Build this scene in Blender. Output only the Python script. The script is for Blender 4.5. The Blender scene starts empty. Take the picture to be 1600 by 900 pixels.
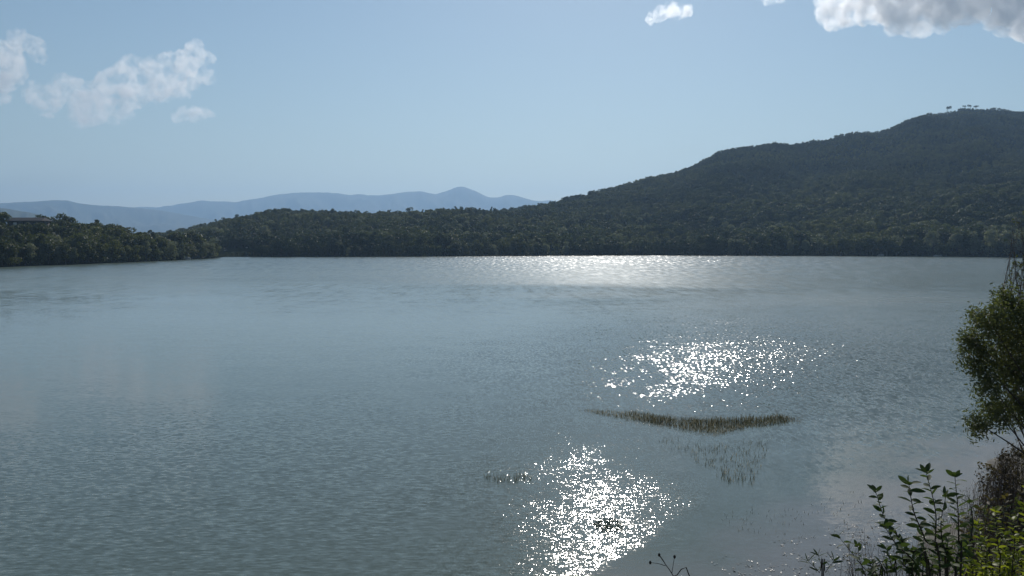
import bpy, math, random
import numpy as np
from mathutils import Vector, noise as mnoise

# ------------------------------------------------------------------ camera, sky, sun, exposure
F = 1256.0                       # focal length in photo pixels (1600 wide)
CAMZ = 7.0
HORIZON = 379.0
PITCH = math.atan((450 - HORIZON) / F)
sc = bpy.context.scene
col = sc.collection
cd = bpy.data.cameras.new('camera')
cam = bpy.data.objects.new('camera', cd)
col.objects.link(cam)
cam.location = (0, 0, CAMZ)
cam.rotation_euler = (math.pi / 2 - PITCH, 0, 0)
cd.sensor_width = 36.0
cd.lens = 36.0 * F / 1600.0
cd.clip_start = 0.1
cd.clip_end = 60000
sc.camera = cam

SUN_EL, SUN_AZ = math.radians(33), math.radians(7.0)     # azimuth clockwise from +Y
world = bpy.data.worlds.new('World')
sc.world = world
world.use_nodes = True
wn = world.node_tree
wn.nodes.clear()
sky = wn.nodes.new('ShaderNodeTexSky')
sky.sky_type = 'NISHITA'
sky.sun_disc = False
sky.sun_elevation = SUN_EL
sky.sun_rotation = SUN_AZ
sky.air_density = 1.4
sky.dust_density = 0.25
sky.ozone_density = 3.0
bg = wn.nodes.new('ShaderNodeBackground')
bg.inputs['Strength'].default_value = 0.060
wo = wn.nodes.new('ShaderNodeOutputWorld')
wn.links.new(sky.outputs[0], bg.inputs[0])
wn.links.new(bg.outputs[0], wo.inputs[0])

sd = bpy.data.lights.new('sun', 'SUN')
sd.energy = 3.0
sd.angle = math.radians(0.53)
sd.color = (1.0, 0.95, 0.87)
sun = bpy.data.objects.new('sun', sd)
col.objects.link(sun)
sdir = Vector((math.sin(SUN_AZ) * math.cos(SUN_EL), math.cos(SUN_AZ) * math.cos(SUN_EL), math.sin(SUN_EL)))
sun.rotation_euler = sdir.to_track_quat('Z', 'Y').to_euler()
sun.location = sdir * 300

vs = sc.view_settings
vs.view_transform = 'Standard'
vs.look = 'None'
vs.exposure = 0.14
vs.gamma = 1.0
vs.use_curve_mapping = False
sc.render.engine = 'CYCLES'
sc.cycles.use_denoising = True
sc.cycles.volume_bounces = 3
sc.cycles.max_bounces = 8
sc.cycles.diffuse_bounces = 2
sc.cycles.glossy_bounces = 3
sc.cycles.transmission_bounces = 3
sc.cycles.transparent_max_bounces = 8
sc.cycles.sample_clamp_indirect = 4.0

ORD = 'first second third fourth fifth sixth seventh eighth ninth tenth eleventh twelfth thirteenth fourteenth fifteenth sixteenth seventeenth eighteenth nineteenth twentieth'.split()
def ordinal(i):
    return ORD[i] if i < 20 else ('twenty-' + ORD[i - 20] if i < 29 else 'thirtieth' if i == 29 else 'thirty-' + ORD[i - 30])
rng = np.random.default_rng(7)
random.seed(7)
R = math.radians

# ------------------------------------------------------------------ helpers
def ray(px, py):
    dx, dy = (px - 800) / F, (450 - py) / F
    c, s = math.cos(PITCH), math.sin(PITCH)
    return Vector((dx, c + dy * s, dy * c - s))

def at(px, py, Y):
    d = ray(px, py)
    t = Y / d.y
    return Vector((d.x * t, Y, CAMZ + d.z * t))

def on_water(px, py, z=0.0):
    d = ray(px, py)
    t = (z - CAMZ) / d.z
    return Vector((d.x * t, d.y * t, z))

def tag(o, label=None, cat=None, group=None, kind=None):
    for k, v in (('label', label), ('category', cat), ('group', group), ('kind', kind)):
        if v:
            o[k] = v
    return o

def obj(name, me, parent=None, loc=None):
    o = bpy.data.objects.new(name, me)
    col.objects.link(o)
    if parent is not None:
        o.parent = parent
    if loc is not None:
        o.location = loc
    return o

def mesh_np(name, V, Fc, mats=(), smooth=False, mat_idx=None):
    """V (n,3); Fc (m,k) one polygon size"""
    V = np.asarray(V, dtype=np.float32)
    Fc = np.asarray(Fc, dtype=np.int32)
    me = bpy.data.meshes.new(name)
    n, k = Fc.shape
    me.vertices.add(len(V))
    me.vertices.foreach_set('co', V.ravel())
    me.loops.add(n * k)
    me.loops.foreach_set('vertex_index', Fc.ravel())
    me.polygons.add(n)
    me.polygons.foreach_set('loop_start', np.arange(0, n * k, k, dtype=np.int32))
    if smooth:
        me.polygons.foreach_set('use_smooth', np.ones(n, dtype=bool))
    if mat_idx is not None:
        me.polygons.foreach_set('material_index', np.asarray(mat_idx, dtype=np.int32))
    for m in mats:
        me.materials.append(m)
    me.update(calc_edges=True)
    me.validate()
    return me

def fbm(x, y, seed=0.0, oct=4, lac=2.0, gain=0.5):
    """cheap numpy value noise, about -1..1"""
    x = np.asarray(x, float); y = np.asarray(y, float)
    tot = np.zeros(np.broadcast(x, y).shape); a = 1.0; s = 0.0
    def h(ix, iy, k):
        v = np.sin(ix * 127.1 + iy * 311.7 + k * 74.7) * 43758.5453
        return v - np.floor(v)
    for o in range(oct):
        k = seed + o * 13.7
        ix, iy = np.floor(x), np.floor(y)
        fx, fy = x - ix, y - iy
        fx = fx * fx * (3 - 2 * fx); fy = fy * fy * (3 - 2 * fy)
        v = (h(ix, iy, k) * (1 - fx) + h(ix + 1, iy, k) * fx) * (1 - fy) + (h(ix, iy + 1, k) * (1 - fx) + h(ix + 1, iy + 1, k) * fx) * fy
        tot += a * (v * 2 - 1); s += a
        a *= gain; x = x * lac + 17.3; y = y * lac + 9.1
    return tot / s

def ss(e0, e1, v):
    t = np.clip((np.asarray(v, float) - e0) / (e1 - e0), 0, 1)
    return t * t * (3 - 2 * t)

# ------------------------------------------------------------------ materials
def new_mat(name):
    m = bpy.data.materials.new(name)
    m.use_nodes = True
    nt = m.node_tree
    nt.nodes.clear()
    out = nt.nodes.new('ShaderNodeOutputMaterial')
    return m, nt, out

def nd(nt, typ, **kw):
    n = nt.nodes.new(typ)
    for k, v in kw.items():
        setattr(n, k, v)
    return n

def ramp(nt, fac, stops):
    r = nt.nodes.new('ShaderNodeValToRGB')
    el = r.color_ramp.elements
    while len(el) > 1:
        el.remove(el[-1])
    el[0].position, el[0].color = stops[0][0], (*stops[0][1], 1)
    for p, c in stops[1:]:
        e = el.new(p); e.color = (*c, 1)
    nt.links.new(fac, r.inputs[0])
    return r.outputs[0]

def foliage(name, c1, c2, trans=0.3, nscale=0.6, rough=0.6, spec=0.25, tint=1.6, big=False):
    m, nt, out = new_mat(name)
    oi = nd(nt, 'ShaderNodeObjectInfo')
    geo = nd(nt, 'ShaderNodeNewGeometry')
    no = nd(nt, 'ShaderNodeTexNoise')
    no.inputs['Scale'].default_value = nscale
    no.inputs['Detail'].default_value = 2
    nt.links.new(geo.outputs['Position'], no.inputs['Vector'])
    ad = nd(nt, 'ShaderNodeMath', operation='MULTIPLY_ADD')
    nt.links.new(oi.outputs['Random'], ad.inputs[0]); ad.inputs[1].default_value = 0.55
    m2 = nd(nt, 'ShaderNodeMath', operation='MULTIPLY_ADD')
    nt.links.new(no.outputs['Fac'], m2.inputs[0]); m2.inputs[1].default_value = 1.3; m2.inputs[2].default_value = -0.42
    nt.links.new(m2.outputs[0], ad.inputs[2])
    c = ramp(nt, ad.outputs[0], [(0.05, c1), (0.95, c2)])
    if big:
        n3 = nd(nt, 'ShaderNodeTexNoise'); n3.inputs['Scale'].default_value = 0.011; n3.inputs['Detail'].default_value = 3
        nt.links.new(geo.outputs['Position'], n3.inputs['Vector'])
        c3 = ramp(nt, n3.outputs['Fac'], [(0.36, (0.55, 0.62, 0.75)), (0.5, (1, 1, 1)), (0.64, (1.5, 1.35, 1.2))])
        mb = nd(nt, 'ShaderNodeMix', data_type='RGBA', blend_type='MULTIPLY'); mb.inputs[0].default_value = 1.0
        nt.links.new(c, mb.inputs[6]); nt.links.new(c3, mb.inputs[7]); c = mb.outputs[2]
    pb = nd(nt, 'ShaderNodeBsdfPrincipled')
    nt.links.new(c, pb.inputs['Base Color'])
    pb.inputs['Roughness'].default_value = rough
    pb.inputs['Specular IOR Level'].default_value = spec
    tr = nd(nt, 'ShaderNodeBsdfTranslucent')
    mc = nd(nt, 'ShaderNodeMix', data_type='RGBA', blend_type='MULTIPLY')
    mc.inputs[0].default_value = 1.0
    nt.links.new(c, mc.inputs[6]); mc.inputs[7].default_value = (1.25 * tint, 1.3 * tint, 0.6 * tint, 1)
    nt.links.new(mc.outputs[2], tr.inputs[0])
    mx = nd(nt, 'ShaderNodeMixShader'); mx.inputs[0].default_value = trans
    nt.links.new(pb.outputs[0], mx.inputs[1]); nt.links.new(tr.outputs[0], mx.inputs[2])
    nt.links.new(mx.outputs[0], out.inputs[0])
    return m

def plain(name, stops, scale=1.0, rough=0.8, spec=0.3, detail=4, bump=0.0, stretch=(1, 1, 1)):
    m, nt, out = new_mat(name)
    geo = nd(nt, 'ShaderNodeNewGeometry')
    mp = nd(nt, 'ShaderNodeMapping'); mp.inputs['Scale'].default_value = stretch
    nt.links.new(geo.outputs['Position'], mp.inputs[0])
    no = nd(nt, 'ShaderNodeTexNoise')
    no.inputs['Scale'].default_value = scale
    no.inputs['Detail'].default_value = detail
    nt.links.new(mp.outputs[0], no.inputs['Vector'])
    c = ramp(nt, no.outputs['Fac'], stops)
    pb = nd(nt, 'ShaderNodeBsdfPrincipled')
    nt.links.new(c, pb.inputs['Base Color'])
    pb.inputs['Roughness'].default_value = rough
    pb.inputs['Specular IOR Level'].default_value = spec
    if bump:
        b = nd(nt, 'ShaderNodeBump'); b.inputs['Strength'].default_value = bump
        nt.links.new(no.outputs['Fac'], b.inputs['Height']); nt.links.new(b.outputs[0], pb.inputs['Normal'])
    nt.links.new(pb.outputs[0], out.inputs[0])
    return m

M = {}
M['leaf_forest'] = foliage('forest_leaf', (0.022, 0.031, 0.015), (0.070, 0.080, 0.034), 0.3, 0.03, big=True)
M['leaf_pale'] = foliage('pale_leaf', (0.08, 0.092, 0.065), (0.19, 0.195, 0.15), 0.3, 0.2)
M['leaf_pine'] = foliage('pine_needle', (0.016, 0.028, 0.014), (0.035, 0.05, 0.022), 0.15, 0.1)
M['leaf_near'] = foliage('near_tree_leaf', (0.040, 0.052, 0.022), (0.125, 0.135, 0.065), 0.38, 1.6, tint=1.3)
M['leaf_oval'] = foliage('oval_leaf', (0.020, 0.038, 0.014), (0.06, 0.085, 0.03), 0.3, 3.0, rough=0.6, spec=0.15)
M['leaf_lime'] = foliage('lime_leaf', (0.075, 0.10, 0.014), (0.20, 0.21, 0.03), 0.5, 3.0, rough=0.45)
M['leaf_brown'] = foliage('rusty_leaf', (0.05, 0.035, 0.022), (0.10, 0.085, 0.035), 0.3, 2.0)
M['bark'] = plain('bark', [(0.3, (0.03, 0.024, 0.02)), (0.7, (0.09, 0.075, 0.06))], 6, 0.9, stretch=(1, 1, 0.2))
M['twig'] = plain('twig', [(0.3, (0.05, 0.035, 0.028)), (0.7, (0.14, 0.11, 0.09))], 9, 0.8)
M['dark_twig'] = plain('dark_twig', [(0.3, (0.02, 0.018, 0.014)), (0.7, (0.05, 0.04, 0.03))], 20, 0.7)
M['hill'] = plain('hill_ground', [(0.3, (0.010, 0.015, 0.009)), (0.7, (0.024, 0.028, 0.016))], 0.03, 1.0, 0.0)
M['mountain'] = plain('mountain_rock', [(0.35, (0.04, 0.055, 0.035)), (0.7, (0.11, 0.11, 0.08))], 0.0012, 0.95, 0.05, 6)
M['bank'] = plain('bank_mud', [(0.3, (0.055, 0.048, 0.04)), (0.5, (0.10, 0.09, 0.07)), (0.72, (0.17, 0.155, 0.125))], 1.3, 0.75, 0.3, 8, 0.6)
M['weed'] = plain('weed', [(0.3, (0.03, 0.055, 0.045)), (0.7, (0.06, 0.085, 0.06))], 20, 1.0, 0.0)
M['straw'] = plain('straw', [(0.3, (0.22, 0.20, 0.17)), (0.7, (0.5, 0.47, 0.42))], 30, 0.5, 0.5)
M['rock'] = plain('rock', [(0.3, (0.18, 0.18, 0.17)), (0.7, (0.38, 0.37, 0.34))], 3, 0.9, bump=0.4)
M['track'] = plain('pale_wall', [(0.3, (0.34, 0.34, 0.31)), (0.7, (0.5, 0.49, 0.45))], 1.5, 0.9)
M['roof'] = plain('dark_roof', [(0.3, (0.03, 0.03, 0.032)), (0.7, (0.06, 0.055, 0.055))], 2, 0.8)
M['white'] = plain('white_plaster', [(0.3, (0.55, 0.55, 0.53)), (0.7, (0.75, 0.75, 0.72))], 2, 0.8)
M['wall'] = plain('grey_render', [(0.3, (0.06, 0.06, 0.06)), (0.7, (0.10, 0.10, 0.095))], 2, 0.9)
M['glass'] = plain('window_glass', [(0.3, (0.02, 0.025, 0.03)), (0.7, (0.03, 0.035, 0.04))], 2, 0.1, 0.5)

def stems_mat(name, stops, trans=0.2):
    m, nt, out = new_mat(name)
    at_ = nd(nt, 'ShaderNodeAttribute'); at_.attribute_name = 'tone'
    c = ramp(nt, at_.outputs['Fac'], stops)
    d = nd(nt, 'ShaderNodeBsdfDiffuse'); nt.links.new(c, d.inputs[0])
    t = nd(nt, 'ShaderNodeBsdfTranslucent'); nt.links.new(c, t.inputs[0])
    mx = nd(nt, 'ShaderNodeMixShader'); mx.inputs[0].default_value = trans
    nt.links.new(d.outputs[0], mx.inputs[1]); nt.links.new(t.outputs[0], mx.inputs[2])
    nt.links.new(mx.outputs[0], out.inputs[0])
    return m
M['reed'] = stems_mat('reed', [(0, (0.035, 0.036, 0.016)), (0.4, (0.085, 0.085, 0.04)), (0.7, (0.22, 0.20, 0.13)), (1, (0.5, 0.47, 0.38))], 0.45)
M['dry'] = stems_mat('dry_stalk', [(0, (0.05, 0.04, 0.035)), (0.4, (0.13, 0.115, 0.10)), (1, (0.36, 0.34, 0.31))], 0.3)

# ---- water
def water_mat():
    m, nt, out = new_mat('lake_water')
    L = nt.links.new
    geo = nd(nt, 'ShaderNodeNewGeometry')
    sep = nd(nt, 'ShaderNodeSeparateXYZ'); L(geo.outputs['Position'], sep.inputs[0])
    X, Y = sep.outputs['X'], sep.outputs['Y']
    def mth(op, a, b=None, c=None, clamp=False):
        n = nd(nt, 'ShaderNodeMath', operation=op); n.use_clamp = clamp
        for i, v in enumerate((a, b, c)):
            if v is None: continue
            if isinstance(v, (int, float)): n.inputs[i].default_value = v
            else: L(v, n.inputs[i])
        return n.outputs[0]
    def mrange(v, a, b, c=0.0, d=1.0):
        n = nd(nt, 'ShaderNodeMapRange', interpolation_type='SMOOTHSTEP')
        L(v, n.inputs[0])
        for i, q in zip((1, 2, 3, 4), (a, b, c, d)): n.inputs[i].default_value = q
        return n.outputs[0]
    # large wobble that breaks the outlines of the wind patches
    wob = nd(nt, 'ShaderNodeTexNoise'); wob.inputs['Scale'].default_value = 0.35; wob.inputs['Detail'].default_value = 4
    L(geo.outputs['Position'], wob.inputs['Vector'])
    w = mth('SUBTRACT', wob.outputs['Fac'], 0.5)
    wob2 = nd(nt, 'ShaderNodeTexNoise'); wob2.inputs['Scale'].default_value = 0.03; wob2.inputs['Detail'].default_value = 3
    mpw = nd(nt, 'ShaderNodeMapping'); mpw.inputs['Scale'].default_value = (0.5, 1.5, 1)
    L(geo.outputs['Position'], mpw.inputs[0]); L(mpw.outputs[0], wob2.inputs['Vector'])
    w2 = mth('SUBTRACT', wob2.outputs['Fac'], 0.5)
    def ell(cx, cy, rx, ry, rot=0, soft=(1.35, 0.55), wk=1.6, wsrc=None):
        c, s = math.cos(rot), math.sin(rot)
        dx, dy = mth('SUBTRACT', X, cx), mth('SUBTRACT', Y, cy)
        u = mth('ADD', mth('MULTIPLY', dx, c / rx), mth('MULTIPLY', dy, s / rx))
        v = mth('ADD', mth('MULTIPLY', dx, -s / ry), mth('MULTIPLY', dy, c / ry))
        r = mth('SQRT', mth('ADD', mth('MULTIPLY', u, u), mth('MULTIPLY', v, v)))
        r = mth('ADD', r, mth('MULTIPLY', wsrc or w, wk))
        return mrange(r, soft[0], soft[1])
    near = ell(1.5, 19.5, 3.0, 7.2, rot=0.10, soft=(1.9, 0.15))
    # sharp lee line running from the bank: calm on its right
    lee = mth('ADD', mth('MULTIPLY', mth('SUBTRACT', X, 2.19), 4.2), mth('MULTIPLY', mth('SUBTRACT', Y, 17.2), -2.91))
    lee = mth('ADD', lee, mth('MULTIPLY', w, 3.0))
    leem = mrange(lee, 1.2, -1.0)
    near = mth('MULTIPLY', near, leem)
    mid = ell(18.0, 44.0, 12.0, 15.0, rot=-0.25, soft=(1.5, 0.3), wk=0.9)
    loose = ell(17.0, 51.0, 21.0, 26.0, rot=-0.3, soft=(1.3, 0.4), wk=0.8)
    far = mrange(mth('ADD', mth('ADD', Y, mth('MULTIPLY', mth('MAXIMUM', X, 0.0), 0.6)), mth('MULTIPLY', w2, 110)), 60, 170)
    loose2 = ell(5.5, 33.0, 8.0, 14.0, rot=-0.2, soft=(1.3, 0.3), wk=1.0)
    rightlane = ell(42, 78, 30, 40, rot=-0.5, soft=(1.3, 0.4), wk=0.8, wsrc=w2)
    left = ell(-9.0, 20.0, 11.0, 16.0, soft=(1.3, 0.3), wk=1.0)
    # slope fields: three sizes of ripple
    def slope(scale, sx, sy, rot, detail=2.0, ay=1.0, ax=0.55, bias=0.5, bx=0.5):
        mp = nd(nt, 'ShaderNodeMapping')
        mp.inputs['Rotation'].default_value = (0, 0, rot)
        mp.inputs['Scale'].default_value = (sx, sy, 1)
        L(geo.outputs['Position'], mp.inputs[0])
        n = nd(nt, 'ShaderNodeTexNoise'); n.inputs['Scale'].default_value = scale; n.inputs['Detail'].default_value = detail
        n.inputs['Roughness'].default_value = 0.55
        L(mp.outputs[0], n.inputs['Vector'])
        v = nd(nt, 'ShaderNodeVectorMath', operation='SUBTRACT'); L(n.outputs['Color'], v.inputs[0]); v.inputs[1].default_value = (bx, bias, 0.5)
        v2 = nd(nt, 'ShaderNodeVectorMath', operation='MULTIPLY'); L(v.outputs[0], v2.inputs[0]); v2.inputs[1].default_value = (ax, ay, 0)
        return v2.outputs[0]
    def vs_(v, s):
        n = nd(nt, 'ShaderNodeVectorMath', operation='SCALE'); L(v, n.inputs[0])
        if isinstance(s, (int, float)): n.inputs['Scale'].default_value = s
        else: L(s, n.inputs['Scale'])
        return n.outputs[0]
    def va(a, b):
        n = nd(nt, 'ShaderNodeVectorMath', operation='ADD'); L(a, n.inputs[0]); L(b, n.inputs[1]); return n.outputs[0]
    sA = slope(12.5, 0.34, 1.0, R(-10), 1.5)
    sB = slope(21.0, 1.5, 0.62, R(8), 2.0, 1.0, 0.8, 0.53)
    sM = slope(4.6, 1.6, 0.6, R(5), 2.0, 1.0, 1.1, 0.56, 0.60)
    sC = slope(0.9, 0.4, 1.0, R(6), 3.0, 1.0, 0.55, 0.56)
    sF = slope(1.0, 1.0, 0.14, R(2), 2.0, 1.0, 1.8, 0.62, 0.48)
    far2 = mrange(mth('ADD', Y, mth('MULTIPLY', w2, 150)), 130, 300)
    def lin(*terms):
        out_ = None
        for t in terms:
            v = t if isinstance(t, (int, float)) else mth('MULTIPLY', t[0], t[1])
            out_ = v if out_ is None else mth('ADD', v, out_)
        return out_
    ampA = lin((left, 0.37), (near, 0.22), (mid, 0.16), (rightlane, 0.10), 0.10)
    ampB = lin((near, 0.54), (mid, 0.2), (loose2, 0.30), 0.02)
    ampM = lin((mid, 0.36), (loose, 0.44), (rightlane, 0.36), 0.0)
    ampC = lin((far, 0.10), (mid, 0.12), (rightlane, 0.10), 0.03)
    ampF = lin((far2, 0.45), (far, 0.14), 0.0)
    tot = va(va(va(vs_(sA, ampA), vs_(sB, ampB)), vs_(sC, ampC)), va(vs_(sM, ampM), vs_(sF, ampF)))
    up = nd(nt, 'ShaderNodeVectorMath', operation='ADD'); L(tot, up.inputs[0]); up.inputs[1].default_value = (0, 0, 1)
    nrm = nd(nt, 'ShaderNodeVectorMath', operation='NORMALIZE'); L(up.outputs[0], nrm.inputs[0])
    # body colour: turbid teal, browner over the shallow shelf by the bank
    sh = mth('ADD', mth('MULTIPLY', mth('SUBTRACT', X, 6.0), 0.66), mth('MULTIPLY', mth('SUBTRACT', Y, 18.2), -0.75))
    sh = mth('ADD', sh, mth('MULTIPLY', w, 5.0))
    shm = mrange(sh, -2.6, 1.2)
    mixc = nd(nt, 'ShaderNodeMix', data_type='RGBA'); L(shm, mixc.inputs[0])
    mixc.inputs[6].default_value = (0.112, 0.143, 0.116, 1); mixc.inputs[7].default_value = (0.19, 0.19, 0.175, 1)
    pb = nd(nt, 'ShaderNodeBsdfPrincipled')
    L(mixc.outputs[2], pb.inputs['Base Color'])
    rgh = mth('ADD', 0.07, lin((far, 0.17), (mid, 0.03), (near, 0.02), (rightlane, 0.10)))
    L(rgh, pb.inputs['Roughness'])
    pb.inputs['IOR'].default_value = 1.333
    L(nrm.outputs[0], pb.inputs['Normal'])
    L(pb.outputs[0], out.inputs[0])
    return m
M['water'] = water_mat()

# ------------------------------------------------------------------ lake
def lake():
    V = [(-4000, -200, 0), (4000, -200, 0), (4000, 2500, 0), (-4000, 2500, 0)]
    o = obj('lake_water', mesh_np('lake_water', V, [[0, 1, 2, 3]], [M['water']]))
    tag(o, 'broad blue-green lake with glittering rippled patches', 'lake', kind='structure')
lake()

# ------------------------------------------------------------------ hills round the lake (polar height field)
P_ = [-900, -400, 0, 120, 200, 280, 335, 343, 352, 500, 640, 800, 1000, 1300, 1500, 1560, 1600, 1700, 1800, 2000, 2300, 2700]
Y0_ = [150, 190, 231, 258, 283, 322, 360, 368, 392, 398, 402, 425, 440, 425, 402, 385, 378, 330, 270, 190, 110, 70]
def shoreY(px):
    return np.interp(px, P_, Y0_) + 4.0 * fbm(np.asarray(px) / 34.0, 0 * np.asarray(px), 3, 3)
def zsky(py, Y, tree):
    return CAMZ + (HORIZON - py) * Y / F - tree
def terrain(px, Y):
    px = np.asarray(px, float); Y = np.asarray(Y, float)
    y0 = shoreY(px)
    x = Y * (px - 800) / F
    # wooded point on the left
    yr = y0 + 75
    pk = np.interp(px, [-900, -200, 0, 60, 110, 200, 260, 320, 343], [330, 336, 340, 338, 339, 356, 370, 379, 386])
    zr = np.maximum(zsky(pk, yr, 8.0), 0.8)
    t = (Y - y0) / 75
    zp = np.where(t < 1, zr * (0.4 * np.clip(t, 0, 1) + 0.6 * ss(0, 1.0, t)), zr * (1 - 0.6 * ss(1.0, 2.2, t)))
    zp = np.where(px < 350, zp, 0) * (1 - ss(330, 356, px))
    # middle hill
    yr = y0 * 0 + np.interp(px, [150, 335, 420, 850, 1000], [760, 660, 640, 680, 720])
    pk = np.interp(px, [-300, 100, 240, 290, 330, 360, 420, 500, 640, 720, 850, 950, 1100, 1400], [372, 372, 369, 361, 349, 338, 331, 330, 328, 326, 328, 334, 350, 372])
    zr = np.maximum(zsky(pk, yr, 7.5), 0.8)
    ys = np.maximum(y0, 392)
    t = (Y - ys) / (yr - ys)
    zm = np.where(t < 1, zr * (0.35 * np.clip(t, 0, 1) + 0.65 * ss(0, 1, t)), zr * (1 - 0.7 * ss(1, 2.0, t)))
    # big hill
    yr = np.interp(px, [700, 850, 1100, 1500, 2000, 2700], [820, 880, 1000, 1180, 1200, 1000])
    pk = np.interp(px, [500, 700, 850, 900, 960, 1040, 1090, 1120, 1160, 1250, 1370, 1410, 1440, 1500, 1600, 1800, 2100, 2700],
                   [375, 352, 324, 312, 297, 276, 254, 242, 236, 226, 208, 192, 183, 177, 176, 178, 190, 230])
    zr = np.maximum(zsky(pk, yr, 3.5), 0.8)
    t = (Y - y0) / (yr - y0)
    g = fbm(px / 90.0, Y / 160.0, 5, 3)
    tt = np.clip(t, 0, 1)
    zb = np.where(t < 1, zr * (0.28 * tt + 0.72 * ss(0.02, 1.02, tt)) * (1 + 0.16 * g * np.sin(np.pi * tt)), zr * (1 - 0.8 * ss(1.0, 1.5, t)))
    # nearer spur on the right
    yr = np.interp(px, [1050, 1300, 1600, 2000, 2700], [520, 580, 620, 560, 400])
    pk = np.interp(px, [1050, 1120, 1200, 1300, 1400, 1500, 1600, 1800, 2300], [389, 377, 360, 334, 312, 296, 285, 268, 240])
    zr = np.maximum(zsky(pk, yr, 7.5), 0.5)
    t = (Y - y0) / (yr - y0)
    zs = np.where(t < 1, zr * (0.4 * np.clip(t, 0, 1) + 0.6 * ss(0, 1, t)), zr * (1 - 0.85 * ss(1.0, 1.8, t)))
    zs = zs * ss(1040, 1120, px)
    z = np.maximum(np.maximum(zp, zm * ss(-400, 60, px) + 0 * zm), np.maximum(zb * ss(480, 720, px), zs))
    z = z * (1 + 0.05 * fbm(x / 40, Y / 40, 9, 3)) + 0.5 * fbm(x / 15, Y / 15, 2, 3) * ss(0, 20, Y - y0)
    z = z + 0.15 * ss(0, 3, Y - y0)
    z = np.where(Y < y0, -2.5 * ss(0, 18, y0 - Y) - 0.02, z)
    return z

def hills():
    pxs = np.arange(-900, 2701, 9.0)
    ts = np.concatenate([[-0.04, -0.015, -0.006, -0.002, -0.0005, 0.0005, 0.0015, 0.003, 0.005, 0.0075], np.linspace(0.01, 0.2, 30), np.linspace(0.21, 1.0, 105)])
    y0 = np.minimum(shoreY(pxs), 500)
    GY = y0[:, None] + ts[None, :] * (1750 - y0[:, None])
    GP = np.repeat(pxs[:, None], len(ts), 1)
    Z = terrain(GP, GY)
    X = GY * (GP - 800) / F
    V = np.stack([X, GY, Z], -1).reshape(-1, 3)
    n, m = len(pxs), len(ts)
    i = np.arange(n - 1)[:, None] * m + np.arange(m - 1)[None, :]
    Fc = np.stack([i, i + m, i + m + 1, i + 1], -1).reshape(-1, 4)
    o = obj('hills', mesh_np('hills', V, Fc, [M['hill']], True))
    tag(o, 'dark wooded hills rising behind the far shore', 'hill', kind='structure')
hills()

# ------------------------------------------------------------------ distant mountains
def mountain(name, label, pts, Y, depth, base_y=385, seed=1, rough=1.0):
    px0 = [p[0] for p in pts]; py0 = [p[1] for p in pts]
    pxs = np.arange(px0[0], px0[-1] + 1, 3.0)
    ridge = np.interp(pxs, px0, py0)
    k = np.array([0.1, 0.2, 0.4, 0.2, 0.1]); rp = np.pad(ridge, 2, mode='edge'); ridge = np.convolve(rp, k, 'valid')
    ridge = ridge + rough * (0.7 * fbm(pxs / 22, pxs * 0, seed, 4) + 0.5 * fbm(pxs / 9, pxs * 0, seed + 2, 3))
    ts = np.concatenate([np.linspace(0, 1, 26), [1.15, 1.5]])
    yy = Y - depth + depth * ts
    zr = zsky(ridge, Y, 0)
    GY = np.repeat(yy[None, :], len(pxs), 0)
    GP = np.repeat(pxs[:, None], len(ts), 1)
    prof = np.where(ts < 1, 0.55 * ts + 0.45 * ts ** 2, 1 - (ts - 1) * 1.6)
    gul = 1 + 0.45 * fbm(GP / 26 + GY / 1500, GY / 420, seed + 3, 4) * np.sin(np.pi * np.clip(ts, 0, 1))[None, :]
    Z = np.maximum(zr[:, None] * prof[None, :] * gul, -5)
    X = GY * (GP - 800) / F
    V = np.stack([X, GY, Z], -1).reshape(-1, 3)
    n, m = len(pxs), len(ts)
    i = np.arange(n - 1)[:, None] * m + np.arange(m - 1)[None, :]
    Fc = np.stack([i, i + m, i + m + 1, i + 1], -1).reshape(-1, 4)
    o = obj(name, mesh_np(name, V, Fc, [M['mountain']], True))
    tag(o, label, 'mountain', kind='structure')
mountain('mountains', 'pale blue mountain range along the horizon with one rounded peak',
         [(-900, 330), (-300, 322), (0, 321), (150, 326), (250, 324), (290, 318), (320, 313.5), (345, 315), (372, 316), (400, 311), (430, 305), (465, 302), (500, 301), (530, 303), (548, 306), (562, 304), (592, 306), (615, 303), (640, 299), (660, 300), (681, 304),
          (700, 298), (715, 292.5), (726, 292.5), (742, 299), (762, 308), (775, 309), (790, 305), (806, 306), (830, 313), (846, 315), (860, 313), (880, 318), (1000, 322), (1500, 318), (2500, 325)], 8000, 2200, seed=1, rough=1.5)
mountains_near = mountain('mountains', 'long flat-topped blue ridge above the left wooded point',
         [(-900, 300), (-300, 312), (0, 318), (60, 315), (85, 313), (108, 313), (125, 318), (160, 321), (210, 324), (260, 330), (320, 341), (400, 352), (520, 372)], 5900, 1600, seed=4, rough=1.0)
mountain('hill', 'dark low hill peeping over the trees at far left',
         [(-900, 300), (-300, 308), (-60, 319), (0, 324), (22, 328), (48, 332), (70, 337), (120, 349), (200, 372)], 3000, 800, seed=8, rough=0.6)

# ground sheet out to the horizon
def far_ground():
    s = 10500
    o = obj('ground', mesh_np('ground', [(-s, -2300, -6), (s, -2300, -6), (s, 10300, -6), (-s, 10300, -6)], [[0, 1, 2, 3]], [M['hill']]))
    tag(o, 'wooded lowland beyond the lake reaching the horizon', 'ground', kind='structure')
far_ground()

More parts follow.
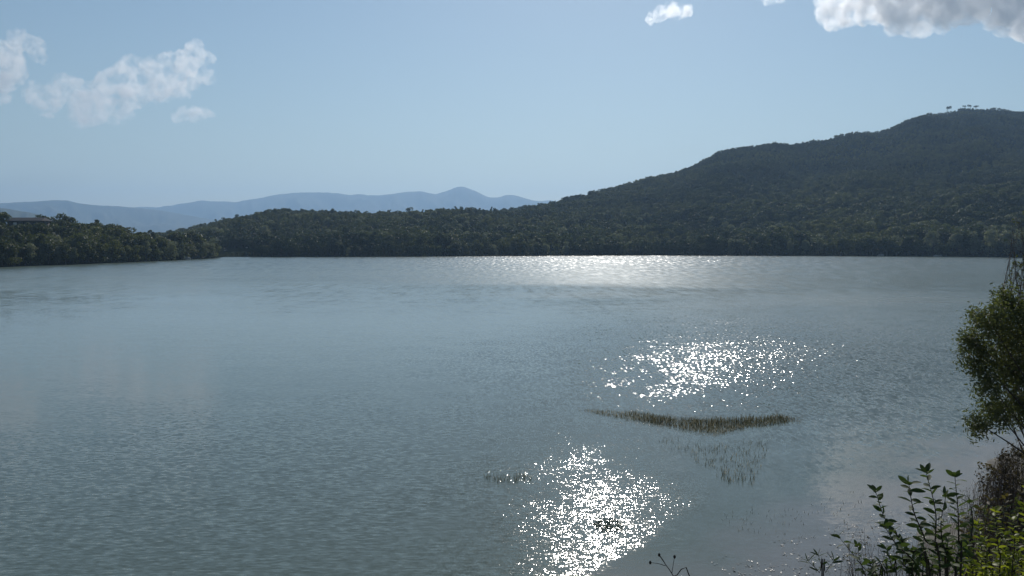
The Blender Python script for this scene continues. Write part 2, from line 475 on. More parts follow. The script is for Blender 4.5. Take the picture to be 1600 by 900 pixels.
# ------------------------------------------------------------------ near bank
SHORE = np.array([(-90, 10), (-30, 12), (-10, 13.0), (3, 13.6), (5.8, 14.4), (8.2, 16.4), (11, 19.4), (14.6, 23.2), (18.6, 27.6), (22, 31), (32, 38), (60, 52), (130, 78)], float)
def shore_dist(x, y):
    """distance inland (positive on the camera's side)"""
    x = np.asarray(x, float); y = np.asarray(y, float)
    best = np.full(x.shape, 1e9); sign = np.ones(x.shape)
    for a, b in zip(SHORE[:-1], SHORE[1:]):
        d = b - a; L2 = d @ d
        t = np.clip(((x - a[0]) * d[0] + (y - a[1]) * d[1]) / L2, 0, 1)
        qx, qy = x - a[0] - t * d[0], y - a[1] - t * d[1]
        dist = np.hypot(qx, qy)
        cr = d[0] * (y - a[1]) - d[1] * (x - a[0])
        up = dist < best
        sign = np.where(up, np.where(cr < 0, 1, -1), sign)
        best = np.where(up, dist, best)
    return best * sign
def bank_z(x, y):
    x = np.asarray(x, float); y = np.asarray(y, float)
    d = shore_dist(x, y)
    z = np.interp(d, [-30, -8, -2.5, 0, 2, 5, 9, 13, 16, 40, 90], [-3, -1.2, -0.12, 0.03, 0.22, 1.15, 3.1, 5.1, 5.4, 6.4, 9])
    n = fbm(x / 1.7, y / 1.7, 3, 4)
    z = z + n * np.interp(d, [-8, -4, -1, 3, 12], [0, 0.09, 0.11, 0.14, 0.2])
    return z
def bank():
    xs = np.concatenate([np.arange(-90, -12, 3), np.arange(-12, 26, 0.22), np.arange(26, 130, 2)])
    ys = np.concatenate([np.arange(-60, -4, 2), np.arange(-4, 34, 0.22), np.arange(34, 90, 2)])
    GX, GY = np.meshgrid(xs, ys, indexing='ij')
    Z = bank_z(GX, GY)
    V = np.stack([GX, GY, Z], -1).reshape(-1, 3)
    n, m = len(xs), len(ys)
    i = np.arange(n - 1)[:, None] * m + np.arange(m - 1)[None, :]
    Fc = np.stack([i, i + m, i + m + 1, i + 1], -1).reshape(-1, 4)
    zf = Z.reshape(-1)[Fc].max(1)
    Fc = Fc[zf > -1.4]
    o = obj('bank', mesh_np('bank', V, Fc, [M['bank']], True))
    tag(o, 'muddy grey-brown lake bank sloping down to the water', 'bank', kind='structure')
bank()

# ------------------------------------------------------------------ trees
def tube(path, radii, sides=6):
    path = [Vector(p) for p in path]
    V, Fc = [], []
    for k, p in enumerate(path):
        a = path[min(k + 1, len(path) - 1)] - path[max(k - 1, 0)]
        q = a.to_track_quat('Z', 'Y')
        for s in range(sides):
            an = 2 * math.pi * s / sides
            V.append(tuple(p + q @ Vector((math.cos(an) * radii[k], math.sin(an) * radii[k], 0))))
    for k in range(len(path) - 1):
        for s in range(sides):
            s2 = (s + 1) % sides
            Fc.append((k * sides + s, k * sides + s2, (k + 1) * sides + s2, (k + 1) * sides + s))
    return V, Fc

def join(parts):
    V, Fc, o = [], [], 0
    for v, f in parts:
        V += list(v); Fc += [tuple(i + o for i in q) for q in f]; o += len(v)
    return V, Fc

def leaf_cards(P, N, size, rs, aspect=0.6, jitter=0.9):
    """quads (slightly folded rhombi) at P, roughly facing N"""
    n = len(P)
    d = N + rs.normal(0, jitter, (n, 3))
    d /= np.linalg.norm(d, axis=1, keepdims=True) + 1e-9
    r = rs.normal(0, 1, (n, 3))
    u = np.cross(d, r); u /= np.linalg.norm(u, axis=1, keepdims=True) + 1e-9
    v = np.cross(d, u)
    s = (size * rs.uniform(0.6, 1.3, n))[:, None]
    a = P - u * s * 0.5; c = P + u * s * 0.5
    b = P + v * s * 0.5 * aspect + d * s * 0.06; e = P - v * s * 0.5 * aspect - d * s * 0.06
    V = np.stack([a, b, c, e], 1).reshape(-1, 3)
    Fc = np.arange(n * 4).reshape(-1, 4)
    return V, Fc

def crown_lobes(rs, H, Wd, kind):
    L = []
    if kind == 'round':
        for _ in range(11):
            a = rs.uniform(0, 2 * math.pi); r = Wd * 0.5 * rs.uniform(0.15, 0.72)
            z = H * rs.uniform(0.32, 0.86)
            k = 1 - 0.45 * abs(z / H - 0.55) / 0.4
            L.append((r * k * math.cos(a), r * k * math.sin(a), z, Wd * rs.uniform(0.17, 0.27)))
    elif kind == 'tall':
        for q in range(10):
            z = H * (0.25 + 0.68 * q / 9); a = rs.uniform(0, 6.28); r = Wd * 0.22 * (1 - 0.5 * q / 9)
            L.append((r * math.cos(a), r * math.sin(a), z, Wd * (0.26 - 0.10 * q / 9) * rs.uniform(0.8, 1.2)))
    elif kind == 'umbrella':
        for _ in range(9):
            a = rs.uniform(0, 6.28); r = Wd * 0.5 * rs.uniform(0.1, 0.75)
            L.append((r * math.cos(a), r * math.sin(a), H * rs.uniform(0.66, 0.84), Wd * rs.uniform(0.2, 0.27)))
    elif kind == 'bushy':
        for _ in range(12):
            a = rs.uniform(0, 6.28); r = Wd * 0.5 * rs.uniform(0.1, 0.8); z = H * rs.uniform(0.14, 0.84)
            k = math.sqrt(max(0.15, 1 - (z / H) ** 2))
            L.append((r * k * math.cos(a), r * k * math.sin(a), z, Wd * rs.uniform(0.15, 0.26)))
    return L

def make_crown(seed, H, Wd, kind, n, size, squash=0.85):
    rs = np.random.default_rng(seed)
    L = np.array(crown_lobes(rs, H, Wd, kind))
    wts = L[:, 3] ** 2; wts /= wts.sum()
    idx = rs.choice(len(L), n, p=wts)
    d = rs.normal(0, 1, (n, 3)); d /= np.linalg.norm(d, axis=1, keepdims=True)
    d[:, 2] = np.where(rs.random(n) < 0.45, np.abs(d[:, 2]), d[:, 2])
    rad = L[idx, 3] * rs.uniform(0.62, 1.06, n)
    P = L[idx, :3] + d * rad[:, None] * np.array([1, 1, squash])
    P[:, 2] = np.maximum(P[:, 2], 0.12)
    return leaf_cards(P, d, size, rs)

def make_trunk(seed, H, Wd, kind):
    rs = np.random.default_rng(seed + 50)
    top = {'round': 0.6, 'tall': 0.8, 'umbrella': 0.8, 'bushy': 0.5}[kind]
    lean = rs.normal(0, 0.03 * H, 2)
    path = [(lean[0] * t, lean[1] * t, H * top * t - 0.4 * (1 - t)) for t in (0, 0.35, 0.7, 1.0)]
    r0 = 0.028 * H
    parts = [tube(path, [r0 * 1.2, r0, r0 * 0.75, r0 * 0.45], 6)]
    for k in range(4):
        a = rs.uniform(0, 6.28); t = rs.uniform(0.4, 0.9)
        s = (lean[0] * t, lean[1] * t, H * top * t)
        e = (s[0] + math.cos(a) * Wd * 0.32, s[1] + math.sin(a) * Wd * 0.32, s[2] + H * 0.16)
        parts.append(tube([s, ((s[0] + e[0]) / 2, (s[1] + e[1]) / 2, s[2] + H * 0.05), e], [r0 * 0.45, r0 * 0.3, r0 * 0.12], 5))
    return join(parts)

PROTO = {}
def proto(key, seed, H, Wd, kind, n, size, leafmat):
    cv, cf = make_crown(seed, H, Wd, kind, n, size)
    tv, tf = make_trunk(seed, H, Wd, kind)
    PROTO[key] = dict(
        crown=mesh_np(key + '_crown', cv, cf, [M[leafmat]]),
        trunk=mesh_np(key + '_trunk', tv, tf, [M['bark']], True), H=H)
    V = np.concatenate([np.asarray(tv), cv]); Fc = np.concatenate([np.asarray(tf), cf + len(tv)])
    mi = np.concatenate([np.zeros(len(tf)), np.ones(len(cf))])
    PROTO[key]['whole'] = mesh_np(key, V, Fc, [M['bark'], M[leafmat]], False, mi)
kinds = ['round', 'round', 'bushy', 'tall', 'round', 'bushy']
for i, k in enumerate(kinds):
    proto('oak%d' % i, 100 + i, 8.0, 6.4 if k != 'tall' else 4.2, k, 900, 0.62, 'leaf_forest')
for i in range(3):
    proto('willow%d' % i, 200 + i, 8.0, 6.6, 'bushy', 1300, 0.5, 'leaf_pale')
for i in range(2):
    proto('pine%d' % i, 300 + i, 9.0, 7.5, 'umbrella', 700, 0.6, 'leaf_pine')

# --- forest mass: instances through geometry nodes
def forest(name, label, P, S, A, I, keys):
    pc = bpy.data.collections.new(name + '_kinds')
    for q, k in enumerate(keys):
        o = bpy.data.objects.new('%02d_%s' % (q, k), PROTO[k]['whole'])
        pc.objects.link(o)
    me = bpy.data.meshes.new(name)
    me.vertices.add(len(P)); me.vertices.foreach_set('co', np.asarray(P, np.float32).ravel())
    for nm, typ, dat, key in (('scl', 'FLOAT_VECTOR', S, 'vector'), ('rot', 'FLOAT_VECTOR', A, 'vector'), ('idx', 'INT', I, 'value')):
        a = me.attributes.new(nm, typ, 'POINT')
        a.data.foreach_set(key, np.asarray(dat, np.int32 if typ == 'INT' else np.float32).ravel())
    o = obj(name, me)
    ng = bpy.data.node_groups.new(name, 'GeometryNodeTree')
    ng.interface.new_socket('Geometry', in_out='INPUT', socket_type='NodeSocketGeometry')
    ng.interface.new_socket('Geometry', in_out='OUTPUT', socket_type='NodeSocketGeometry')
    gi, go = ng.nodes.new('NodeGroupInput'), ng.nodes.new('NodeGroupOutput')
    ip = ng.nodes.new('GeometryNodeInstanceOnPoints')
    ci = ng.nodes.new('GeometryNodeCollectionInfo')
    ci.inputs['Collection'].default_value = pc
    ci.inputs['Separate Children'].default_value = True
    ci.inputs['Reset Children'].default_value = True
    def na(nm, t):
        n = ng.nodes.new('GeometryNodeInputNamedAttribute'); n.data_type = t; n.inputs['Name'].default_value = nm
        return n.outputs['Attribute']
    L = ng.links.new
    L(gi.outputs[0], ip.inputs['Points']); L(ci.outputs[0], ip.inputs['Instance'])
    ip.inputs['Pick Instance'].default_value = True
    L(na('idx', 'INT'), ip.inputs['Instance Index'])
    e2r = ng.nodes.new('FunctionNodeEulerToRotation'); L(na('rot', 'FLOAT_VECTOR'), e2r.inputs[0])
    L(e2r.outputs[0], ip.inputs['Rotation'])
    L(na('scl', 'FLOAT_VECTOR'), ip.inputs['Scale'])
    L(ip.outputs[0], go.inputs[0])
    md = o.modifiers.new('scatter', 'NODES'); md.node_group = ng
    tag(o, label, 'forest', kind='stuff')
    return o

def scatter(pxa, pxb, dYa, dYb, spacing, rs, absY=False):
    """points on the hills: px columns, metres behind the shore"""
    area = 0
    Ymax = 1300
    n = int((pxb - pxa) / F * (Ymax ** 2) / 2 / spacing ** 2)
    px = rs.uniform(pxa, pxb, n); Y = Ymax * np.sqrt(rs.random(n))
    d = Y - shoreY(px)
    k = (d > dYa) & (d < dYb)
    return px[k], Y[k]

def visible(px, Y, Z, top=7.0):
    """keep points whose tree tops stand above nearer ground"""
    ok = np.ones(len(px), bool)
    el = (Z + top - CAMZ) / Y
    for f in np.linspace(0.3, 0.95, 14):
        ok &= (terrain(px, Y * f) - 2.0 - CAMZ) / (Y * f) < el
    return ok

rs = np.random.default_rng(11)
px, Y = scatter(-160, 1760, 5.0, 900, 4.0, rs)
Z = terrain(px, Y)
k = (Z > 0.1) & ~((px > 341) & (px < 394) & (Y < 446)) & ~((px > -6) & (px < 76) & (Y > 300) & (Y < 318)) & visible(px, Y, Z) & (rs.random(len(px)) < np.interp(Z, [0, 15, 60, 120], [0.55, 0.6, 0.85, 1.0]))
px, Y, Z = px[k], Y[k], Z[k]
n = len(px)
X = Y * (px - 800) / F
patch = fbm(X / 45, Y / 60, 21, 3)
hgt = np.interp(Z, [0, 20, 80, 150, 180], [1.0, 0.9, 0.6, 0.42, 0.36]) * (1 + 0.45 * patch) * (1 + 0.35 * ss(1000, 1200, px) * (Z < 60)) * rs.uniform(0.7, 1.25, n)
top_py = HORIZON - (Z + 8.3 * hgt - CAMZ) * F / Y
hgt = np.where((px > -4) & (px < 74) & (Y < 304) & (top_py < 341.0), np.maximum((CAMZ + (HORIZON - 341.0) * Y / F - Z) / 8.3, 0.12), hgt)
pal = rs.random(n) < 0.07 * (Z < 25)
idx = np.where(pal, 6 + rs.integers(0, 2, n), rs.integers(0, 6, n))
S = np.stack([hgt * rs.uniform(0.9, 1.25, n), hgt * rs.uniform(0.9, 1.25, n), hgt], -1)
A = np.stack([rs.normal(0, 0.05, n), rs.normal(0, 0.05, n), rs.uniform(0, 6.28, n)], -1)
forest('forest', 'dense dark green wood covering the hills and the left point', np.stack([X, Y, Z - 0.2], -1), S, A, idx,
       ['oak0', 'oak1', 'oak2', 'oak3', 'oak4', 'oak5', 'willow0', 'willow1'])
print('forest trees', n)

# --- single trees
def tree(key, name, label, group, X, Y, Z, h, wide=1.0, rz=None, parts=True, cat='tree'):
    rz = rs.uniform(0, 6.28) if rz is None else rz
    s = h / PROTO[key]['H']
    if parts:
        o = obj(name, None)
        o.empty_display_size = 0.5
        obj('trunk', PROTO[key]['trunk'], o); obj('crown', PROTO[key]['crown'], o)
    else:
        o = obj(name, PROTO[key]['whole'])
    o.location = (X, Y, Z - 0.15); o.scale = (s * wide, s * wide, s); o.rotation_euler = (0, 0, rz)
    tag(o, label, cat, group)
    return o
def gp(px, back=2.0):
    Y = float(shoreY(px)) + back
    return Y * (px - 800) / F, Y, float(terrain(px, Y))

# pale crowns one can pick out along the water
pale = [(48, 7.0, 1.0, 'leftmost pale willow arching over the water on the left point'),
        (66, 6.0, 0.9, 'second pale willow from the left, arching low beside the first'),
        (90, 6.0, 0.7, 'slim pale green willow between two arching ones on the left point'),
        (115, 5.6, 0.85, 'pale hook-shaped willow leaning to the water on the left point'),
        (168, 5.2, 0.9, 'low pale bush-like willow in the middle of the left point'),
        (196, 4.2, 0.5, 'thin pale sapling at the waterline in the middle of the left point'),
        (229, 8.2, 0.8, 'tall pale rounded willow, biggest light crown on the left point'),
        (246, 6.0, 0.9, 'mid grey-green willow right beside the tall pale one'),
        (270, 7.0, 0.9, 'pale loose crown near the outer end of the left point'),
        (285, 7.0, 0.7, 'narrow pale crown behind the light boulder on the left point'),
        (318, 7.5, 1.2, 'broad grey-green bush-like tree one from the tip of the left point'),
        (334, 7.2, 0.8, 'outermost tree at the tip of the left point')]
for q, (p, h, w, lab) in enumerate(pale):
    x, y, z = gp(p, 1.6)
    tree('willow%d' % (q % 3), 'willow_tree', lab, 'pale willows along the left point', x, y, z, h, w)
pale2 = [(545, 4.5, 1.0, 'faint pale bush under the middle hill, left of the sun glitter'),
         (773, 6.0, 1.1, 'pale bush at the foot of the middle hill above the glitter start'),
         (800, 5.0, 1.0, 'second pale bush at the foot of the middle hill, right of the first'),
         (852, 6.5, 1.1, 'pale bush where the middle hill meets the big hill'),
         (884, 8.0, 1.0, 'pale round tree just right of the hill junction'),
         (1140, 9.0, 1.0, 'pale round crown below the big hill, first of a close pair'),
         (1155, 9.0, 0.9, 'pale round crown below the big hill, second of a close pair'),
         (1214, 8.5, 1.0, 'rounded grey tree left of the reddish twiggy gap on the far shore'),
         (1232, 8.0, 0.8, 'slim pale tree beside the reddish twiggy gap on the far shore'),
         (1258, 8.5, 0.9, 'leaning pale tree at the gap on the far shore'),
         (1280, 12.5, 0.9, 'pale crown rising above the dark thicket at its left end'),
         (1457, 13.0, 1.0, 'big round grey-green tree at the right end of the dark thicket'),
         (1494, 12.0, 1.0, 'big round willow right of the small shore clearing'),
         (1520, 13.0, 0.9, 'grey willow second to the right of the shore clearing'),
         (1545, 13.5, 1.0, 'broad grey willow third to the right of the shore clearing'),
         (1572, 13.0, 1.1, 'broad willow at the far shore just left of the photo edge'),
         (1598, 12.5, 1.1, 'willow at the far shore cut by the photo edge')]
for q, (p, h, w, lab) in enumerate(pale2):
    x, y, z = gp(p, 3.0)
    tree('willow%d' % (q % 3), 'willow_tree', lab, 'pale trees along the far shore', x, y, z, h, w)

# dark trees of the front row
occupied = [p[0] for p in pale]
cnt = 0
for p in np.arange(4, 340, 9.0):
    if min(abs(p - o) for o in occupied) < 6: continue
    x, y, z = gp(p, rs.uniform(0.6, 3.5))
    tree('oak%d' % rs.choice([2, 5, 2, 5, 0]), 'shore_tree', ordinal(cnt) + ' dark tree from the left photo edge along the left point waterline', 'dark waterline trees of the left point', x, y, z, rs.uniform(5.5, 8.5), rs.uniform(0.9, 1.2))
    cnt += 1
occupied = [p[0] for p in pale2]
seg = [(352, 640, 'dark tree in the waterline row below the left half of the middle hill'),
       (640, 900, 'dark tree in the waterline row behind the brightest far glitter'),
       (900, 1270, 'dark tree in the waterline row below the big hill'),
       (1270, 1450, 'dark tree in the black waterline thicket below the right spur'),
       (1460, 1620, 'dark tree between the pale willows of the far shore')]
for a, b, lab in seg:
    cnt = 0
    for p in np.arange(a, b, 9.5):
        p = p + rs.uniform(-3, 3)
        if min(abs(p - o) for o in occupied) < 6: continue
        x, y, z = gp(p, rs.uniform(0.6, 4))
        h = rs.uniform(8, 11.5) if a == 1270 else rs.uniform(5.5, 9)
        if p < 394: h = rs.uniform(2.2, 3.2)
        tree('oak%d' % rs.choice([2, 5, 2, 5, 0, 4]), 'shore_tree', (ordinal(cnt) + ' ' + lab.replace('dark tree', 'dark tree from the left', 1)) if a >= 1270 else lab, lab.replace('dark tree', 'dark trees'), x, y, z, h, rs.uniform(0.95, 1.25), parts=False)
        cnt += 1

# skyline trees
def skyline(px, py_top, key, h, w, lab, Ya, Yb, name='skyline_tree', group=None):
    ys = np.linspace(Ya, Yb, 160)
    z = terrain(np.full(160, px), ys)
    i = int(np.argmax((z - CAMZ) / ys))
    Y = ys[i]
    h2 = max(CAMZ + (HORIZON - py_top) * Y / F - z[i], h * 0.5) if py_top else h
    tree(key, name, lab, group, Y * (px - 800) / F, Y, z[i], min(h2, h * 1.8), w, parts=name == 'pine_tree')
for p, py, w, lab in [(1474, 168, 0.9, 'flat-topped pine left of the three pines on the big hilltop'),
                      (1500, 167, 1.35, 'left one of three umbrella pines standing clear on the big hilltop'),
                      (1508, 166, 1.35, 'middle one of three umbrella pines standing clear on the big hilltop'),
                      (1517, 167, 1.35, 'rightmost of three umbrella pines standing clear on the big hilltop')]:
    skyline(p, py, 'pine%d' % (p % 2), 9.5, w, lab, 1000, 1400, 'pine_tree', 'pines on the big hilltop')
for p, py, k_, lab in [(95, 331, 'oak2', 'tallest dark tree on the skyline of the left point'),
                    (110, 336, 'oak1', 'lower dark tree just right of the tallest on the left point'),
                    (3, 327, 'oak4', 'dark tree on the skyline at the left photo edge'),
                    (66, 334, 'oak0', 'flat dark tree right of the house roof on the left point'),
                    (78, 335, 'oak5', 'second dark tree right of the house roof on the left point'),
                    (154, 343, 'oak3', 'small dark tree halfway down the skyline of the left point')]:
    skyline(p, py, k_, 9, 1.1, lab, 240, 420, group='skyline trees of the left point')
for p in (330, 352, 371, 404, 452, 487, 520, 560, 592, 610, 640, 668, 692, 722, 727, 768, 772, 800, 826, 848):
    skyline(p, None, 'oak%d' % rs.integers(0, 6), rs.uniform(7, 10.5), rs.uniform(0.7, 1.0), 'small dark tree breaking the skyline of the middle hill', 560, 800, group='skyline trees of the middle hill')
for q, (p, h) in enumerate(((226, 6), (238, 7.5), (242, 8), (250, 6.5))):
    Y = 760.0
    x = Y * (p - 800) / F
    lab = ['leftmost of the faint grey trees in the saddle behind the left point', 'second of the faint grey trees in the saddle', 'third and tallest of the faint grey trees in the saddle', 'rightmost of the faint grey trees in the saddle'][q]
    tree('oak%d' % (q % 3), 'saddle_tree', lab, 'trees in the saddle', x, Y, float(terrain(p, Y)) + 0.0, h, 0.9, parts=False)

# ------------------------------------------------------------------ house, wall, rocks on the far shores
def box(a, b):
    x0, y0, z0 = a; x1, y1, z1 = b
    V = [(x0, y0, z0), (x1, y0, z0), (x1, y1, z0), (x0, y1, z0), (x0, y0, z1), (x1, y0, z1), (x1, y1, z1), (x0, y1, z1)]
    return V, [(0, 3, 2, 1), (4, 5, 6, 7), (0, 1, 5, 4), (1, 2, 6, 5), (2, 3, 7, 6), (3, 0, 4, 7)]
def house():
    p = at(38, 339.5, 305)
    gz = float(terrain(38, 305))
    o = obj('house', None, loc=(p.x, 305, gz)); h = p.z - gz
    tag(o, 'low house with a long dark roof among the trees on the left point', 'house')
    obj('wall', mesh_np('wall', *box((-6, 0, -1), (6, 6, h - 1.3)), [M['wall']]), o)
    V = [(-6.8, -0.8, h - 1.3), (6.8, -0.8, h - 1.3), (6.8, 6.8, h - 1.3), (-6.8, 6.8, h - 1.3), (-6.2, 3, h), (6.2, 3, h)]
    me = bpy.data.meshes.new('roof'); me.from_pydata(V, [], [(0, 1, 5, 4), (2, 3, 4, 5), (1, 2, 5), (3, 0, 4), (0, 3, 2, 1)]); me.materials.append(M['roof'])
    r = obj('roof', me, o)
    for wx in (-3.6, 0, 3.6):
        w = obj('window', mesh_np('window', *box((wx - 0.6, -0.06, h - 3.2), (wx + 0.6, 0.02, h - 1.9)), [M['white' if wx < -3 else 'glass']]), o)
        if wx < -3: w['label'] = 'white shuttered window'
house()
def rock(name, label, px, size, seed, back=0.2):
    x, y, z = gp(px, back)
    import bmesh
    bm = bmesh.new(); bmesh.ops.create_icosphere(bm, subdivisions=3, radius=1)
    for v in bm.verts:
        d = mnoise.noise(v.co * 1.3 + Vector((seed, 0, 0))) * 0.35 + mnoise.noise(v.co * 3 + Vector((seed, 5, 0))) * 0.12
        v.co *= 1 + d
        v.co.x *= size[0]; v.co.y *= size[1]; v.co.z *= size[2]
    me = bpy.data.meshes.new(name); bm.to_mesh(me); bm.free(); me.materials.append(M['rock'])
    o = obj(name, me, loc=(x, y, max(z, 0.1))); tag(o, label, 'rock')
rock('boulder', 'pale grey mound at the water near the tip of the left point', 292, (1.6, 1.1, 1.3), 2)
rock('boulder', 'light stone low on the shore in the black thicket', 1376, (1.8, 1.2, 1.0), 5, 1.0)
rock('boulder', 'light stone on the clearing shore left of the big round willow', 1464, (2.2, 1.2, 0.8), 9, 0.5)
def shore_wall():
    o = obj('embankment_wall', None)
    tag(o, 'low pale wall with a white post on the shore behind the left point', 'wall')
    pts = [at(p, y, 440 + (p - 340) * 0.3) for p, y in ((326, 391.5), (345, 391), (365, 390.3), (384, 390))]
    for a, b in zip(pts[:-1], pts[1:]):
        V = [(a.x, a.y, a.z - 4), (b.x, b.y, b.z - 4), (b.x, b.y + 0.8, b.z - 4), (a.x, a.y + 0.8, a.z - 4), (a.x, a.y, a.z), (b.x, b.y, b.z), (b.x, b.y + 0.8, b.z), (a.x, a.y + 0.8, a.z)]
        obj('wall_section', mesh_np('wall_section', V, box((0, 0, 0), (1, 1, 1))[1], [M['track']]), o)
    c = pts[-1]
    obj('post', mesh_np('post', *box((c.x, c.y, c.z - 4), (c.x + 0.9, c.y + 0.9, c.z + 1.3)), [M['white']]), o)

# ------------------------------------------------------------------ reeds and stalks
def stalks(name, label, P, H, mat, w=0.012, lean=0.15, seed=1, kind='stuff', cat='reeds', tone=None):
    rs = np.random.default_rng(seed)
    n = len(P); P = np.asarray(P, float)
    a = rs.uniform(0, math.pi, n)
    u = np.stack([np.cos(a), np.sin(a), 0 * a], -1) * (w * rs.uniform(0.6, 1.3, n))[:, None] * 0.5
    l = rs.normal(0, lean, (n, 2)) * H[:, None]
    m1 = P + np.stack([l[:, 0] * 0.3, l[:, 1] * 0.3, H * 0.55], -1)
    t1 = P + np.stack([l[:, 0], l[:, 1], H], -1)
    V = np.stack([P - u, P + u, m1 + u * 0.8, m1 - u * 0.8, t1 + u * 0.25, t1 - u * 0.25], 1).reshape(-1, 3)
    b = np.arange(n)[:, None] * 6
    Fc = np.concatenate([b + np.array([[0, 1, 2, 3]]), b + np.array([[3, 2, 4, 5]])], 1).reshape(-1, 4)
    me = mesh_np(name, V, Fc, [mat])
    t = rs.random(n) if tone is None else tone
    at_ = me.attributes.new('tone', 'FLOAT', 'POINT'); at_.data.foreach_set('value', np.repeat(t, 6).astype(np.float32))
    o = obj(name, me); tag(o, label, cat, kind=kind)
    return o

def reed_patch(poly_px, n, rs):
    """random water points inside a pixel outline given as (x, y_top, y_bottom) columns"""
    xs = [p[0] for p in poly_px]; t = [p[1] for p in poly_px]; b = [p[2] for p in poly_px]
    A = rs.uniform(xs[0], xs[-1], n * 3); B = rs.uniform(min(t), max(b), n * 3)
    k = (B > np.interp(A, xs, t)) & (B < np.interp(A, xs, b))
    A, B = A[k][:n], B[k][:n]
    return np.array([on_water(x, y, -0.03) for x, y in zip(A, B)]), A, B
rs = np.random.default_rng(5)
P, A, B = reed_patch([(915, 642, 644), (950, 643, 651), (1000, 647, 660), (1060, 656, 670), (1100, 658, 680), (1130, 658, 678), (1170, 655, 669), (1225, 652, 664), (1242, 655, 659)], 4200, rs)
H = rs.uniform(0.08, 0.46, len(P)) * (1 + 0.7 * fbm(P[:, 0] / 0.5, P[:, 1] / 0.5, 8, 3)) * np.interp(A, [915, 1000, 1080, 1220, 1242], [0.5, 0.85, 1.0, 1.0, 0.6]) * 0.52
edge = ss(663, 678, B)
stalks('reed_bed', 'long olive-brown reed island in front of the middle glitter patch', P, H * (1 - 0.45 * edge), M['reed'], 0.020, 0.24, 1,
       tone=np.clip(rs.random(len(P)) * 0.85 + 0.4 * ss(1030, 940, A) + 0.3 * edge, 0, 1))
P, A, B = reed_patch([(905, 640, 645), (950, 641, 653), (1000, 645, 663), (1060, 652, 674), (1100, 652, 684), (1130, 654, 682), (1170, 652, 673), (1225, 650, 667), (1255, 653, 662)], 1100, rs)
stalks('reed_litter', 'pale broken stems lying in the water around the long reed island', P + np.array([0, 0, 0.035]), rs.uniform(0.02, 0.07, len(P)), M['reed'], 0.022, 3.0, 21, cat='litter', tone=0.6 + 0.4 * rs.random(len(P)))
P, A, B = reed_patch([(1080, 712, 722), (1110, 698, 735), (1150, 692, 742), (1185, 690, 742), (1200, 692, 705)], 620, rs)
stalks('reed_bed', 'thin brown reed patch below the long reed island', P, rs.uniform(0.03, 0.16, len(P)), M['reed'], 0.014, 0.3, 2)
P, A, B = reed_patch([(1120, 742, 748), (1140, 738, 758), (1180, 742, 760)], 110, rs)
stalks('reed_bed', 'small dark reed tuft beside the bright wave streaks', P, rs.uniform(0.08, 0.22, len(P)), M['reed'], 0.014, 0.2, 3)
P, A, B = reed_patch([(1030, 690, 700), (1055, 688, 705), (1095, 694, 712)], 90, rs)
stalks('reed_bed', 'sparse reed tips between the long island and the thin patch', P, rs.uniform(0.06, 0.2, len(P)), M['reed'], 0.012, 0.2, 4)
P, A, B = reed_patch([(755, 744, 752), (785, 742, 757), (810, 742, 757), (830, 744, 752)], 170, rs)
stalks('reed_bed', 'small isolated reed tuft left of the near glitter patch', P, rs.uniform(0.05, 0.18, len(P)), M['reed'], 0.014, 0.2, 5, tone=rs.random(len(P)) * 0.6)
P, A, B = reed_patch([(1130, 800, 830), (1180, 792, 838), (1230, 800, 850), (1330, 770, 840), (1350, 775, 800)], 160, rs)
stalks('reed_stubble', 'scattered dead reed stubble in the shallows by the bank', P, rs.uniform(0.04, 0.14, len(P)), M['reed'], 0.010, 0.3, 6)
# dark floating weed in the hole of the near glitter
def weed_mat():
    rs = np.random.default_rng(3)
    n = 300
    c = on_water(950, 820)
    a = rs.uniform(0, 6.28, n); r = np.sqrt(rs.random(n))
    P = np.stack([c.x + r * np.cos(a) * 0.36, c.y + r * np.sin(a) * 0.52, np.full(n, 0.012)], -1)
    V, Fc = leaf_cards(P, np.tile([0, 0, 1.0], (n, 1)), 0.062, rs, 0.6, 0.05)
    o = obj('water_weed', mesh_np('water_weed', V, Fc, [M['weed']]))
    tag(o, 'small dark weed mat inside the near sun glitter', 'weed', kind='stuff')
weed_mat()
# dry stalks on the shore
def dry_grass(name, label, n, xr, yr, dr, hr, seed, w=0.008, cat='dry grass'):
    rs = np.random.default_rng(seed)
    x = rs.uniform(*xr, n * 4); y = rs.uniform(*yr, n * 4)
    d = shore_dist(x, y)
    cl = fbm(x / 1.1, y / 1.1, seed, 3)
    k = (d > dr[0]) & (d < dr[1]) & (cl > rs.uniform(-0.6, 0.5, n * 4)) & (x / np.maximum(y, 1) < 0.75)
    x, y = x[k][:n], y[k][:n]
    z = np.maximum(bank_z(x, y), -0.1) - 0.02
    return stalks(name, label, np.stack([x, y, z], -1), rs.uniform(*hr, len(x)), M['dry'], w, 0.28, seed, cat=cat)
dry_grass('dry_grass', 'grey dry weed stalks covering the muddy lower bank', 5200, (4, 19), (12, 27), (-0.6, 5.0), (0.10, 0.5), 31, 0.009)
dry_grass('shore_litter', 'short pale straw litter along the waterline', 3800, (3.5, 16), (13.5, 25), (-2.0, 1.6), (0.02, 0.10), 33, 0.014, 'litter')

rs = np.random.default_rng(15)
P, A, B = reed_patch([(1060, 884, 905), (1120, 870, 905), (1200, 850, 905), (1290, 830, 905), (1380, 800, 880), (1500, 770, 830)], 900, rs)
P[:, 2] = np.maximum(bank_z(P[:, 0], P[:, 1]), 0) + 0.015
keep = fbm(P[:, 0] / 0.8, P[:, 1] / 0.8, 4, 3) > -0.1
P = P[keep]
V, Fc = leaf_cards(P, np.tile([0, 0, 1.0], (len(P), 1)), 0.07, rs, 0.35, 0.06)
tag(obj('floating_litter', mesh_np('floating_litter', V, Fc, [M['straw']])), 'pale bits of straw floating in the shallows at the lower edge', 'litter', kind='stuff')

